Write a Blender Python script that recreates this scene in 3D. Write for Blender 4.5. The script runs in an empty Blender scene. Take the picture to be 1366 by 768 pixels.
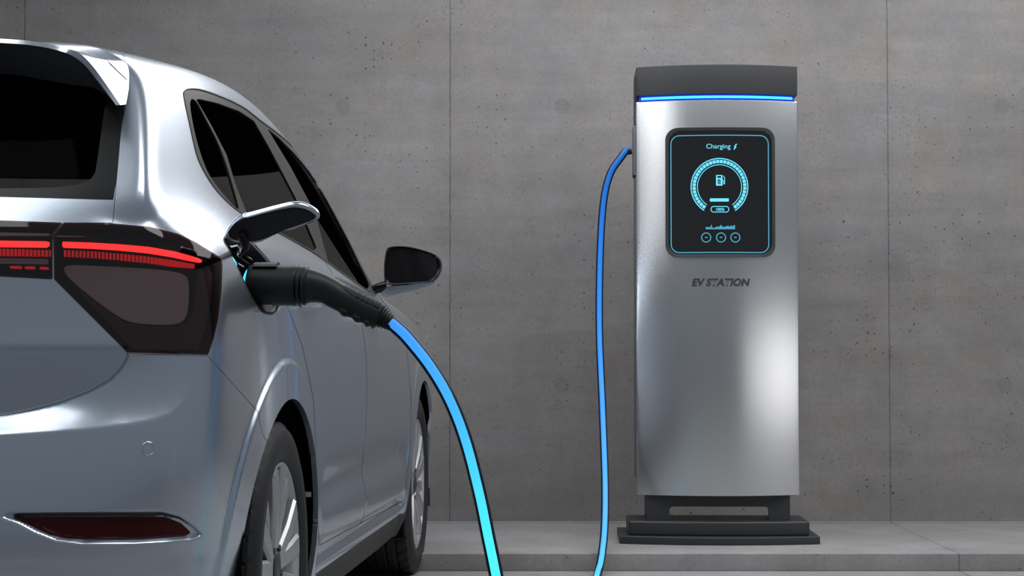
import bpy, bmesh, math, random
import numpy as np
from mathutils import Vector, Matrix
random.seed(3)
SC = bpy.context.scene
COL = SC.collection

# ------------------------------------------------------------------ camera
F, H, PITCH = 2450.0, .774, math.atan(86/2450.0)
cam_d = bpy.data.cameras.new('camera'); cam = bpy.data.objects.new('camera', cam_d); COL.objects.link(cam)
cam_d.sensor_width = 36; cam_d.lens = 36*F/1366; cam_d.clip_end = 200
cam.location = (0, 0, H); cam.rotation_euler = (math.pi/2+PITCH, 0, 0)
SC.camera = cam
CP, SP = math.cos(PITCH), math.sin(PITCH)

# car frame: origin on the ground under the middle of the rear axle, x right, y forward
TH = math.asin(.0624)
CX, CY = -1.350, 3.983
RT = np.array([math.cos(TH), -math.sin(TH), 0]); FW = np.array([math.sin(TH), math.cos(TH), 0])

def c2w(P):
    P = np.asarray(P, float)
    return np.array([CX, CY, 0]) + P[..., :1]*RT + P[..., 1:2]*FW + P[..., 2:3]*np.array([0, 0, 1.])
def proj_car(P):
    W = c2w(P); z = W[..., 2]-H
    d = W[..., 1]*CP+z*SP; u = -W[..., 1]*SP+z*CP
    return np.stack([683+F*W[..., 0]/d, 384-F*u/d], -1)
def wray(px, py):
    a = (px-683)/F; b = (384-py)/F
    return np.array([a, CP-b*SP, SP+b*CP])
def at_depth(px, py, Y):                      # point of the room on a plane of constant depth
    d = wray(px, py); t = Y/d[1]
    return np.array([t*d[0], Y, H+t*d[2]])
def at_car_y(px, py, y):                      # point (car frame) on a cross plane of the car
    d = wray(px, py); o = np.array([-CX, -CY, 0])
    oc = np.array([o@RT, o@FW, H]); dc = np.array([d@RT, d@FW, d[2]])
    t = (y-oc[1])/dc[1]
    return oc+t*dc

# ------------------------------------------------------------------ materials
def mat(name, col=(.5, .5, .5), rough=.5, metal=0., spec=.5, coat=0., coat_rough=.05, emit=None, estr=0., aniso=0.):
    m = bpy.data.materials.new(name); m.use_nodes = True
    b = m.node_tree.nodes['Principled BSDF']
    b.inputs['Base Color'].default_value = (*col, 1); b.inputs['Roughness'].default_value = rough
    b.inputs['Metallic'].default_value = metal; b.inputs['Specular IOR Level'].default_value = spec
    b.inputs['Coat Weight'].default_value = coat; b.inputs['Coat Roughness'].default_value = coat_rough
    if emit: b.inputs['Emission Color'].default_value = (*emit, 1); b.inputs['Emission Strength'].default_value = estr
    return m
def nd(nt, typ, **kw):
    n = nt.nodes.new(typ)
    for k, v in kw.items(): setattr(n, k, v)
    return n
def tint_glass(name, col, gloss=.04, rough=.02, gcol=(1, 1, 1)):
    m = bpy.data.materials.new(name); m.use_nodes = True; nt = m.node_tree; nt.nodes.clear()
    o = nd(nt, 'ShaderNodeOutputMaterial'); mx = nd(nt, 'ShaderNodeMixShader'); t = nd(nt, 'ShaderNodeBsdfTransparent'); g = nd(nt, 'ShaderNodeBsdfGlossy')
    t.inputs[0].default_value = (*col, 1); g.inputs['Color'].default_value = (*gcol, 1); g.inputs['Roughness'].default_value = rough
    mx.inputs[0].default_value = gloss
    nt.links.new(t.outputs[0], mx.inputs[1]); nt.links.new(g.outputs[0], mx.inputs[2]); nt.links.new(mx.outputs[0], o.inputs[0])
    return m

def concrete(name, base, seam=None, vertical=True, scale=1., pores=1.):
    m = bpy.data.materials.new(name); m.use_nodes = True; nt = m.node_tree; L = nt.links
    b = nt.nodes['Principled BSDF']; b.inputs['Roughness'].default_value = .75; b.inputs['Specular IOR Level'].default_value = .3
    tc = nd(nt, 'ShaderNodeTexCoord'); src = tc.outputs['Object']
    def noise(sc, det, vec, rough=.6):
        mp = nd(nt, 'ShaderNodeMapping'); mp.inputs['Scale'].default_value = vec; L.new(src, mp.inputs[0])
        n = nd(nt, 'ShaderNodeTexNoise'); n.inputs['Scale'].default_value = sc; n.inputs['Detail'].default_value = det; n.inputs['Roughness'].default_value = rough
        L.new(mp.outputs[0], n.inputs['Vector']); return n.outputs['Fac']
    def ramp(f, a, bb, c0=0., c1=1.):
        r = nd(nt, 'ShaderNodeMapRange'); r.inputs[1].default_value = a; r.inputs[2].default_value = bb; r.inputs[3].default_value = c0; r.inputs[4].default_value = c1
        L.new(f, r.inputs[0]); return r.outputs[0]
    def mth(op, a, c, clamp=False):
        n = nd(nt, 'ShaderNodeMath', operation=op, use_clamp=clamp)
        for i, v in enumerate((a, c)):
            if isinstance(v, (int, float)): n.inputs[i].default_value = v
            else: L.new(v, n.inputs[i])
        return n.outputs[0]
    big = ramp(noise(1.3*scale, 6, (1, 1, 1)), .3, .7, .84, 1.14)
    streak = ramp(noise(3.0*scale, 5, (.35, 1, 3.2) if vertical else (1, 1, 1), .65), .3, .7, .90, 1.10)
    fine = ramp(noise(60*scale, 4, (1, 1, 1), .7), .25, .75, .90, 1.10)
    mott = ramp(noise(9*scale, 8, (1, 1, 1), .7), .35, .65, .93, 1.07)
    f = mth('MULTIPLY', mth('MULTIPLY', big, streak), mth('MULTIPLY', fine, mott))
    def pore(sc, size, keep, clump):
        mp = nd(nt, 'ShaderNodeMapping'); mp.inputs['Location'].default_value = (sc*.37, 3.1, sc*.11); L.new(src, mp.inputs[0])
        sx_ = nd(nt, 'ShaderNodeSeparateXYZ'); cx_ = nd(nt, 'ShaderNodeCombineXYZ'); L.new(mp.outputs[0], sx_.inputs[0])
        L.new(sx_.outputs[0], cx_.inputs[0]); ad = nd(nt, 'ShaderNodeMath', operation='ADD'); L.new(sx_.outputs[1], ad.inputs[0]); L.new(sx_.outputs[2], ad.inputs[1]); L.new(ad.outputs[0], cx_.inputs[1])
        v = nd(nt, 'ShaderNodeTexVoronoi', voronoi_dimensions='2D'); v.inputs['Scale'].default_value = sc; L.new(cx_.outputs[0], v.inputs['Vector'])
        sp = nd(nt, 'ShaderNodeSeparateColor'); L.new(v.outputs['Color'], sp.inputs[0])
        rad = mth('MULTIPLY', ramp(sp.outputs[0], keep, 1., 0., size), ramp(noise(clump, 3, (1, 1, 1)), .42, .62, .35, 1.))
        d = mth('SUBTRACT', rad, v.outputs['Distance'])
        return ramp(d, 0., .06, 0., 1.)
    p = mth('MAXIMUM', mth('MAXIMUM', pore(27, .15, .48, 2.1), pore(62, .19, .45, 3.3)), pore(10, .085, .5, 2.))
    f = mth('MULTIPLY', f, mth('SUBTRACT', 1., mth('MULTIPLY', p, .72*pores)))
    xyz = nd(nt, 'ShaderNodeSeparateXYZ'); L.new(src, xyz.inputs[0])
    if seam:
        for sx, wob, wid in seam:
            j = ramp(noise(14, 4, (0, 0, 1)), 0., 1., -wob, wob)
            d = mth('ABSOLUTE', mth('SUBTRACT', mth('ADD', xyz.outputs[0], j), sx), 0.)
            hard = ramp(d, wid*.25, wid*.75, .55, 0.)
            br = ramp(noise(11, 5, (0, 0, 1), .8), .38, .6, .45, 1.)
            soft = mth('MULTIPLY', ramp(d, 0., .10, .16, 0.), ramp(noise(5, 4, (1, 1, 1)), .4, .65))
            f = mth('MULTIPLY', f, mth('SUBTRACT', 1., mth('ADD', mth('MULTIPLY', hard, br), soft)))
        if vertical:                           # faint formwork bolt plugs
            for hx in (-.715, .21, 1.14, 2.07, -1.65):
                for hz in (.637, 1.815):
                    dx = mth('SUBTRACT', xyz.outputs[0], hx); dz = mth('SUBTRACT', xyz.outputs[2], hz)
                    r2 = mth('ADD', mth('MULTIPLY', dx, dx), mth('MULTIPLY', dz, dz))
                    f = mth('MULTIPLY', f, ramp(r2, .0009, .0013, .88, 1.))
    rgb = nd(nt, 'ShaderNodeMix', data_type='RGBA'); rgb.inputs[6].default_value = (base[0]*.985, base[1]*.985, base[2]*1.03, 1); rgb.inputs[7].default_value = (base[0]*1.035, base[1]*1.0, base[2]*.955, 1)
    L.new(ramp(noise(2.4, 6, (1, 1, 1.5)), .35, .65), rgb.inputs[0])
    vm = nd(nt, 'ShaderNodeVectorMath', operation='SCALE'); L.new(rgb.outputs[2], vm.inputs[0]); L.new(f, vm.inputs['Scale'])
    L.new(vm.outputs[0], b.inputs['Base Color'])
    bp = nd(nt, 'ShaderNodeBump'); bp.inputs['Strength'].default_value = .25; bp.inputs['Distance'].default_value = .004
    L.new(f, bp.inputs['Height']); L.new(bp.outputs[0], b.inputs['Normal'])
    return m

M = {}
M['paint'] = mat('silver_blue_paint', (.65, .72, .82), .26, .92, .5, .5, .04)
M['seal_paint'] = mat('shadow_ring_grey', (.16, .175, .20), .4, .8)
M['trim'] = mat('satin_grey_trim', (.060, .056, .054), .4, 0, .15)
M['seal'] = mat('black_rubber', (.006, .006, .006), .6)
M['frit'] = mat('dark_glass_border', (.016, .0165, .017), .25, 0, .3)
M['void'] = mat('black_lining', (.004, .004, .004), .95, 0, .1)
M['seal_grey'] = mat('dark_rubber_grip', (.011, .0112, .012), .55, 0, .35)
M['plastic'] = mat('black_plastic', (.016, .0165, .018), .42, 0, .4)
M['gloss_black'] = mat('gloss_black', (.006, .006, .007), .12, 0, .4)
M['sill'] = mat('grey_sill_plastic', (.045, .043, .042), .6, 0, .3)
M['tyre'] = mat('tyre_rubber', (.022, .022, .024), .55, 0, .35)
M['alloy'] = mat('silver_alloy', (.62, .62, .64), .38, .9)
M['alloy_dark'] = mat('dark_alloy', (.10, .105, .115), .4, .8)
M['glass'] = tint_glass('tinted_glass', (.44, .43, .42), .0015)
M['lens'] = tint_glass('red_smoked_lens', (.78, .64, .64), .06, .03, (1, .97, .97))
M['lamp_dark'] = mat('lamp_housing', (.022, .006, .007), .3, 0, .4)
M['lamp_grey'] = mat('lamp_reflector', (.36, .35, .355), .22, .6)
M['lamp_red'] = mat('lamp_red', (.22, .008, .012), .3, 0, .5, emit=(1, .02, .02), estr=.35)
M['led_red'] = mat('red_led', (.2, 0, 0), .4, emit=(1., .035, .035), estr=1.75)
M['reflex'] = mat('red_reflector', (.055, .0015, .002), .22, 0, .3)
M['mirror'] = mat('mirror_glass', (.012, .012, .013), .06, 0, .4)
M['flap_in'] = mat('dark_flap_lining', (.018, .022, .028), .5, 0, .3)
M['cyan'] = mat('cyan_light', (0, .1, .15), .4, emit=(.03, .55, 1.), estr=2.2)
M['screen_ui'] = mat('screen_cyan', (0, .1, .15), .4, emit=(.17, .72, .95), estr=1.05)
M['screen_ui_dim'] = mat('screen_cyan_soft', (0, .08, .12), .4, emit=(.12, .55, .78), estr=.75)
M['led_blue'] = mat('blue_led', (0, .05, .3), .4, emit=(.03, .30, 1.), estr=3.2)
M['led_bed'] = mat('blue_diffuser', (.01, .02, .25), .4, emit=(.01, .03, .6), estr=.45)
M['cap'] = mat('dark_grey_housing', (.042, .044, .047), .42, .25, .4)
M['base'] = mat('dark_base', (.032, .034, .038), .45, .2, .4)
M['bezel'] = mat('dark_bezel', (.045, .047, .05), .38, .3)
M['screen'] = mat('black_screen_glass', (.006, .006, .007), .06, 0, 1.)
M['letter'] = mat('dark_lettering', (.03, .031, .034), .5)
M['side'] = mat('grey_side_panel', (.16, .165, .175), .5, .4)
M['sheath'] = mat('dark_blue_sheath', (.004, .009, .03), .4)

M['steel'] = mat('brushed_silver', (.66, .67, .69), .235, .95)

def cable_light():
    m = bpy.data.materials.new('cable_light'); m.use_nodes = True; nt = m.node_tree; L = nt.links
    b = nt.nodes['Principled BSDF']; b.inputs['Base Color'].default_value = (0, .05, .2, 1)
    a = nd(nt, 'ShaderNodeAttribute'); a.attribute_name = 'run'
    r = nd(nt, 'ShaderNodeValToRGB'); e = r.color_ramp.elements
    e[0].position = 0; e[0].color = (.004, .085, .33, 1); e[1].position = 1; e[1].color = (.045, .29, 1., 1)
    for p, c in ((.05, (.006, .12, .46, 1)), (.11, (.015, .20, .75, 1)), (.19, (.04, .31, 1., 1)), (.31, (.08, .46, 1., 1)), (.45, (.08, 1., 1., 1)), (.875, (.08, 1., 1., 1)), (.91, (.075, .85, 1., 1)), (.955, (.06, .46, 1., 1))):
        q = e.new(p); q.color = c
    L.new(a.outputs['Fac'], r.inputs[0]); L.new(r.outputs[0], b.inputs['Emission Color']); b.inputs['Emission Strength'].default_value = 1.05
    return m
M['cable_light'] = cable_light()

# ------------------------------------------------------------------ mesh helpers
def link_mesh(name, verts, faces, m, parent=None, smooth=True, normals=None, sharp=None):
    me = bpy.data.meshes.new(name); me.from_pydata([tuple(map(float, v)) for v in verts], [], faces); me.update()
    o = bpy.data.objects.new(name, me); COL.objects.link(o)
    me.materials.append(m if not isinstance(m, str) else M[m])
    if smooth:
        me.polygons.foreach_set('use_smooth', [True]*len(me.polygons))
        if normals is not None: me.normals_split_custom_set_from_vertices([tuple(map(float, n)) for n in normals])
        elif sharp: me.set_sharp_from_angle(angle=math.radians(sharp))
    if parent is not None: o.parent = parent
    return o
def empty(name, loc=(0, 0, 0), rz=0., parent=None):
    o = bpy.data.objects.new(name, None); COL.objects.link(o); o.location = loc; o.rotation_euler = (0, 0, rz); o.empty_display_size = .2
    if parent is not None: o.parent = parent
    return o
def tag(o, label=None, cat=None, kind=None):
    if label: o['label'] = label
    if cat: o['category'] = cat
    if kind: o['kind'] = kind
    return o
class MB:
    def __init__(s): s.v = []; s.f = []
    def add(s, v, f):
        n = len(s.v); s.v += [tuple(map(float, q)) for q in v]; s.f += [[i+n for i in q] for q in f]; return s
    def box(s, a, b):
        x0, y0, z0 = a; x1, y1, z1 = b
        return s.add([(x0, y0, z0), (x1, y0, z0), (x1, y1, z0), (x0, y1, z0), (x0, y0, z1), (x1, y0, z1), (x1, y1, z1), (x0, y1, z1)],
              [(0, 3, 2, 1), (4, 5, 6, 7), (0, 1, 5, 4), (1, 2, 6, 5), (2, 3, 7, 6), (3, 0, 4, 7)])
    def loft(s, rings, closed=True, caps=True):
        n = len(rings[0]); v = [p for r in rings for p in r]; f = []
        for i in range(len(rings)-1):
            for j in range(n if closed else n-1):
                k = (j+1) % n
                f.append((i*n+j, i*n+k, (i+1)*n+k, (i+1)*n+j))
        if caps: f.append(tuple(range(n-1, -1, -1))); f.append(tuple((len(rings)-1)*n+j for j in range(n)))
        return s.add(v, f)
    def build(s, name, m, parent=None, smooth=True, sharp=35, bevel=0.):
        o = link_mesh(name, s.v, s.f, m, parent, False)
        bm = bmesh.new(); bm.from_mesh(o.data); bmesh.ops.recalc_face_normals(bm, faces=bm.faces)
        if bevel:
            es = [e for e in bm.edges if len(e.link_faces) == 2 and e.calc_face_angle(0) > math.radians(30)]
            bmesh.ops.bevel(bm, geom=es, offset=bevel, segments=3, profile=.6, affect='EDGES', clamp_overlap=True)
        bm.to_mesh(o.data); bm.free()
        if smooth:
            o.data.polygons.foreach_set('use_smooth', [True]*len(o.data.polygons)); o.data.set_sharp_from_angle(angle=math.radians(sharp))
        return o
def catmull(P, n):
    P = np.asarray(P, float); Q = np.vstack([2*P[0]-P[1], P, 2*P[-1]-P[-2]]); out = []
    for i in range(1, len(Q)-2):
        a, b, c, d = Q[i-1:i+3]
        for t in np.linspace(0, 1, n, endpoint=False):
            out.append(.5*(2*b+(c-a)*t+(2*a-5*b+4*c-d)*t*t+(3*b-a-3*c+d)*t**3))
    out.append(P[-1]); return np.array(out)
def frames(path):
    T = np.gradient(path, axis=0); T /= np.linalg.norm(T, axis=1)[:, None]
    ref = np.array([0., 1., 0.]) if abs(T[0][1]) < .9 else np.array([0., 0., 1.])
    A = []; n = np.cross(T[0], ref); n /= np.linalg.norm(n)
    for t in T:
        n = n-t*(n@t); n /= np.linalg.norm(n); A.append(n.copy())
    A = np.array(A); return T, A, np.cross(T, A)
def sweep(path, rad, n=16):
    T, A, B = frames(path); th = np.linspace(0, 2*math.pi, n, endpoint=False)
    rad = np.broadcast_to(rad, (len(path),))
    return [[path[i]+rad[i]*(math.cos(t)*A[i]+math.sin(t)*B[i]) for t in th] for i in range(len(path))]
def lathe_x(profile, n=64):                  # profile: list of (x, r), rings around the x axis
    return [[(x, r*math.cos(t), r*math.sin(t)) for t in np.linspace(0, 2*math.pi, n, endpoint=False)] for x, r in profile]
def sstep(x, a, b):
    t = np.clip((x-a)/(b-a), 0, 1); return t*t*(3-2*t)
def sdf(P, poly):                             # signed distance in the plane, positive inside
    P = np.asarray(P, float); poly = np.asarray(poly, float); n = len(poly)
    d = np.full(len(P), 1e18); ins = np.zeros(len(P), bool)
    for i in range(n):
        a = poly[i]; b = poly[(i+1) % n]; e = b-a; w = P-a
        t = np.clip((w@e)/max(e@e, 1e-12), 0, 1); q = w-t[:, None]*e
        d = np.minimum(d, (q*q).sum(1))
        c = ((a[1] <= P[:, 1]) != (b[1] <= P[:, 1]))
        with np.errstate(divide='ignore', invalid='ignore'):
            xi = a[0]+(P[:, 1]-a[1])/(b[1]-a[1] if b[1] != a[1] else 1e-12)*(b[0]-a[0])
        ins ^= c & (P[:, 0] < xi)
    d = np.sqrt(d); return np.where(ins, d, -d)
def round_poly(poly, it=3):                   # corner-cutting, closed
    P = np.asarray(poly, float)
    for _ in range(it):
        Q = np.roll(P, -1, 0); P = np.stack([.75*P+.25*Q, .25*P+.75*Q], 1).reshape(-1, 2)
    return P
def rrect(w, h, r, n=8, cx=0., cz=0.):
    out = []
    for sx, sz, a0 in ((1, 1, 0), (-1, 1, 90), (-1, -1, 180), (1, -1, 270)):
        for k in range(n+1):
            a = math.radians(a0+90*k/n); out.append((cx+sx*(w/2-r)+r*math.cos(a), cz+sz*(h/2-r)+r*math.sin(a)))
    return out

# ================================================================== SETTING
WY = 7.745
ZP = .062
wall_m = concrete('wall_concrete', (.194, .190, .188), [(-2.07, .004, .006), (-.262, .004, .005), (1.588, .004, .005), (3.44, .004, .005)])
slab_m = concrete('platform_concrete', (.245, .245, .248), [(1.585, .006, .006)], vertical=False, pores=.6)
floor_m = concrete('floor_concrete', (.24, .24, .242), [(1.585, .006, .007)], vertical=False, pores=.4)
o = MB().box((-7, 0, 0), (9, .3, 6)).build('wall_back', wall_m, smooth=False); o.location = (0, WY, 0); o.rotation_euler = (0, 0, math.radians(-.4)); tag(o, kind='structure')
mb = MB().box((-7, 6.541, 0), (9, 7.70, ZP)); o = mb.build('trim_1', slab_m, smooth=True, bevel=.004); tag(o, kind='structure')
o = MB().box((-7, 7.70, 0), (9, 7.745, ZP+.004)).build('trim_2', slab_m, smooth=True, bevel=.002); tag(o, kind='structure')
o = MB().box((-7, -6, -.2), (9, WY+.2, 0)).build('floor', floor_m, smooth=False); tag(o, kind='structure')

# ================================================================== CHARGING STATION
SW, SAG = .305, .062
st = empty('charging_station', (.773, 6.862, ZP), math.radians(-1.6))
tag(st, 'silver charging station on a dark two-tier base with a lit dashboard screen', 'charging station')
SXF, SYF = st.location.x, st.location.y
srz = st.rotation_euler.z
def s_loc(px, py):                            # pixel -> station face coordinates (x, z)
    p = at_depth(px, py, SYF+.012)
    return (p[0]-SXF)/math.cos(srz), p[2]-ZP
def bow(x, sag=SAG, w=SW): return sag*(x/w)**2
def plan(w, sag, depth, n=24, r=.0, yo=0.):
    pts = [(x, yo+sag*(x/w)**2) for x in np.linspace(-w, w, n)]
    pts += [(w, yo+depth), (-w, yo+depth)]
    return pts
def prism(pts, z0, z1): return [[(x, y, z0) for x, y in pts], [(x, y, z1) for x, y in pts]]
zc = lambda py: s_loc(960, py)[1]
z_bot, z_led0, z_led1, z_top = zc(661.5), zc(133.5), zc(125.5), zc(86.5)
# base tiers
MB().loft(prism(plan(.372, .055, .40, yo=-.055), 0, .029)).build('base_plate', 'base', st, bevel=.004)
o = MB().loft(prism([(x*1., y) for x, y in plan(.338, .03, .30, yo=.0)], .029, .082)).build('base_plinth', 'base', st, bevel=.010)
# neck with the cable arch
nx = .268; zt = z_bot+.004
prof = [(-nx, .082), (-nx, zt), (nx, zt), (nx, .082), (nx-.080, .082)]
ox0, ox1, oz = -.183, .188, .134
prof = [(-nx, .082), (-nx, zt), (nx, zt), (nx, .082), (ox1, .082)]
for k in range(6):
    a = math.radians(k*18); prof.append((ox1-.014+.014*math.cos(a), oz-.014+.014*math.sin(a)))
for k in range(6):
    a = math.radians(90+k*18); prof.append((ox0+.014+.014*math.cos(a), oz-.014+.014*math.sin(a)))
prof.append((ox0, .082))
MB().loft([[(x, .055, z) for x, z in prof], [(x, .075, z) for x, z in prof]]).build('neck', 'base', st, sharp=40)
MB().box((-nx, .075, .082), (ox0-.03, .26, zt)).build('neck_post', 'base', st, bevel=.003)
MB().box((ox1+.02, .075, .082), (nx, .26, zt)).build('neck_post', 'base', st, bevel=.003)
# body
rows = np.linspace(z_bot, z_led0+.004, 2)
bp = plan(SW, SAG, .29, 40)
MB().loft(prism(bp, z_bot, z_led0)).build('body', 'steel', st, bevel=.0035)
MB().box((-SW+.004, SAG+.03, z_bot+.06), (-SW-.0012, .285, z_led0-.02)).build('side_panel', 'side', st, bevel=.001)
# light gap and cap
MB().loft(prism(plan(SW-.012, SAG-.004, .26, 40, yo=.014), z_led0, z_led1+.01)).build('light_bed', 'led_bed', st)
xs = np.linspace(-SW+.021, SW-.021, 50); zl = .5*(z_led0+z_led1)+.001
rings = sweep(np.array([(x, bow(x)+.010, zl) for x in xs]), .0048, 10)
MB().loft(rings).build('light_strip', 'led_blue', st)
MB().loft(prism(plan(SW-.001, SAG, .30, 40, yo=-.004), z_led1, z_top)).build('cap', 'cap', st, bevel=.003)
MB().box((-SW-.004, SAG+.04, z_led0-.12), (-SW+.01, .20, z_top-.03)).build('cap_bracket', 'cap', st, bevel=.002)
# cable socket on the left flank
s0, s1 = zc(231), zc(164)
MB().box((-SW-.010, SAG+.02, s0), (-SW+.004, SAG+.14, s1)).build('cable_socket', 'side', st, bevel=.003)
MB().box((-SW-.011, SAG+.03, s0-.004), (-SW+.002, SAG+.05, s0+.010)).build('socket_catch', 'seal', st, bevel=.001)
# screen
def on_face(pts, off): return [(x, bow(x)-off, z) for x, z in pts]
def ring_strip(outer, inner, off0, off1, name, m, parent):
    n = len(outer); v = on_face(outer, 0.0-.004)+on_face(outer, off0)+on_face(inner, off1)+on_face(inner, -.004)
    f = []
    for k in range(3):
        for j in range(n): f.append((k*n+j, k*n+(j+1) % n, (k+1)*n+(j+1) % n, (k+1)*n+j))
    b = MB(); b.add(v, f); return b.build(name, m, parent, sharp=50)
def patch(x0, x1, z0, z1, off, nx=2, nz=1):
    v = []; f = []
    for i in range(nx+1):
        x = x0+(x1-x0)*i/nx
        for j in range(nz+1): v.append((x, bow(x)-off, z0+(z1-z0)*j/nz))
    w = nz+1
    for i in range(nx):
        for j in range(nz): f.append((i*w+j, (i+1)*w+j, (i+1)*w+j+1, i*w+j+1))
    return v, f
ax, az1 = s_loc(887.5, 170.5); bx, az0 = s_loc(1034.5, 343.2)
cxs, czs, ws, hs = (ax+bx)/2, (az0+az1)/2, bx-ax, az1-az0
dense = lambda P: P
def dens_rr(w, h, r, cx, cz):
    P = rrect(w, h, r, 10, cx, cz); out = []
    for i, p in enumerate(P):
        q = P[(i+1) % len(P)]; L = math.dist(p, q); k = max(1, int(L/.02))
        for t in range(k): out.append((p[0]+(q[0]-p[0])*t/k, p[1]+(q[1]-p[1])*t/k))
    return out
scr = ring_strip(dens_rr(ws, hs, .046, cxs, czs), None or [(cxs+(x-cxs)*(ws-.024)/ws, czs+(z-czs)*(hs-.024)/hs) for x, z in dens_rr(ws, hs, .046, cxs, czs)], .009, .007, 'screen_bezel', 'bezel', st)
# glass: grid filling of the rounded rectangle
gl = [(cxs+(x-cxs)*(ws-.022)/ws, czs+(z-czs)*(hs-.022)/hs) for x, z in dens_rr(ws, hs, .044, cxs, czs)]
nxg = 40; gv = []; gf = []
gx = np.linspace(min(p[0] for p in gl)+1e-5, max(p[0] for p in gl)-1e-5, nxg)
def z_span(x):
    hw, hh, r = (ws-.022)/2, (hs-.022)/2, .042
    d = abs(x-cxs)-(hw-r); return hh if d <= 0 else hh-r+math.sqrt(max(0, r*r-d*d))
for x in gx: s = z_span(x); gv += [(x, bow(x)-.0045, czs-s), (x, bow(x)-.0045, czs+s)]
for i in range(nxg-1): gf.append((2*i, 2*i+2, 2*i+3, 2*i+1))
glass = link_mesh('screen', gv, gf, 'screen', st)
UIO = .0052
def stroke(pts, w, closed=False, z_off=UIO):
    P = np.asarray(pts, float); n = len(P)
    if closed: T = np.roll(P, -1, 0)-np.roll(P, 1, 0)
    else: T = np.gradient(P, axis=0)
    T /= np.linalg.norm(T, axis=1)[:, None]; N = np.stack([-T[:, 1], T[:, 0]], 1)
    v = on_face(P+N*w/2, z_off)+on_face(P-N*w/2, z_off); f = []
    for i in range(n if closed else n-1):
        j = (i+1) % n; f.append((i, j, n+j, n+i))
    return v, f
def S(*pp): return [s_loc(a, b) for a, b in pp]
px2m = 1/358.5
def ui(name, parts, m='screen_ui'):
    b = MB()
    for v, f in parts: b.add(v, f)
    return b.build(name, m, glass, smooth=False)
# frame line
f0 = s_loc(895, 181); f1 = s_loc(1025.5, 336.8)
ui('frame_line', [stroke(dens_rr(f1[0]-f0[0], f0[1]-f1[1], .031, (f0[0]+f1[0])/2, (f0[1]+f1[1])/2), 1.0*px2m, True)], 'screen_ui_dim')
# gauge
gc = s_loc(959.3, 249.5); R = lambda p: p*px2m
def arc(r, a0, a1, n=80): return [(gc[0]+r*math.sin(a), gc[1]+r*math.cos(a)) for a in np.linspace(math.radians(a0), math.radians(a1), n)]
ui('gauge_line', [stroke(arc(R(38.0), -147, 147), R(1.3)), stroke(arc(R(29.6), -145, 145), R(.9))])
seg = []
for k in range(36):
    a = -146+k*292/36; seg.append(stroke(arc(R(34.0), a+.7, a+292/36-.7, 5), R(4.2)))
ui('gauge_segments', seg)
# pump symbol
def rect(px0, py0, px1, py1):
    a = s_loc(px0, py0); b = s_loc(px1, py1); return patch(a[0], b[0], b[1], a[1], UIO)
ui('pump_symbol', [rect(954.6, 234, 956.2, 248), rect(961.4, 234, 963, 248), rect(954.6, 246.2, 963, 248), rect(954.6, 234, 963, 235.2), rect(954.6, 237.8, 963, 239.8),
    rect(956.2, 239.8, 956.9, 246.4), rect(960.6, 239.8, 961.4, 246.4), stroke(S((963, 241), (964.4, 241), (964.6, 245.6), (965.4, 246.2), (966, 245.4), (965.9, 238), (964.4, 235.2)), R(.9)),
    stroke(S((959.3, 241.2), (958, 243.3), (959.4, 243.4), (958.4, 245.6)), R(.7))])
b0 = s_loc(945.3, 265); b1 = s_loc(972.5, 269.2)
ui('progress_bar', [stroke(S((946.5, 267.1), (950, 267.1), (960, 267.1), (970, 267.1), (971.5, 267.1)), R(4.2))])
q0 = s_loc(948, 275.8); q1 = s_loc(971.5, 283.2)
ui('percent_frame', [stroke(dens_rr(q1[0]-q0[0], q0[1]-q1[1], R(3.4), (q0[0]+q1[0])/2, (q0[1]+q1[1])/2), R(.9), True)])
bars = []
hts = [3, 2.5, 3.2, 2.6, 3, 5.6, 2.2, 1.6, 1.8, 2.8, 3.4, 3.2, 3.4, 4, 5.6, 4.2, 3.2, 2.8, 3.2, 4, 4.2, 4.4, 3.4, 4.2, 4.6, 4.2, 4.4, 5.6]
for i, h in enumerate(hts):
    x0 = 941+i*39/len(hts); bars.append(rect(x0, 306-h, x0+1.05, 306))
ui('bar_chart', bars, 'screen_ui_dim')
for cxp in (941.5, 961.2, 980.3):
    c = s_loc(cxp, 317)
    P = [(c[0]+R(6.1)*math.cos(t), c[1]+R(6.1)*math.sin(t)) for t in np.linspace(0, 2*math.pi, 40, endpoint=False)]
    ui('round_button', [stroke(P, R(1.0), True), rect(cxp-1.6, 316.3, cxp+1.6, 317.4)], 'screen_ui_dim')

def text_on_face(name, s, size, center, m, parent, off, shear=0., bold=0., spacing=1.):
    cu = bpy.data.curves.new(name, 'FONT'); cu.body = s; cu.size = size; cu.shear = shear; cu.offset = bold; cu.space_character = spacing
    cu.align_x = 'CENTER'; cu.align_y = 'CENTER'; cu.resolution_u = 4
    t = bpy.data.objects.new(name, cu); COL.objects.link(t)
    bpy.context.view_layer.update()
    me = bpy.data.meshes.new_from_object(t.evaluated_get(bpy.context.evaluated_depsgraph_get()))
    bpy.data.objects.remove(t)
    co = np.array([v.co[:] for v in me.vertices]); lo, hi = co.min(0), co.max(0)
    for v in me.vertices:
        x = v.co.x-(lo[0]+hi[0])/2+center[0]; z = v.co.y-(lo[1]+hi[1])/2+center[1]
        v.co = (x, bow(x)-off, z)
    o = bpy.data.objects.new(name, me); COL.objects.link(o); o.parent = parent; me.materials.clear(); me.materials.append(M[m]); return o, (hi-lo)
o, d = text_on_face('charging_text', 'Charging', .0250, s_loc(957.8, 196.5), 'screen_ui', glass, UIO, spacing=1.02)
ui('bolt_symbol', [stroke(S((981.9, 192.6), (978.9, 196.6), (981.3, 196.3), (978.1, 199.8)), R(1.4))])
text_on_face('percent_text', '100%', .0155, s_loc(960.2, 279.6), 'screen_ui', glass, UIO, bold=.0002)
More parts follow.
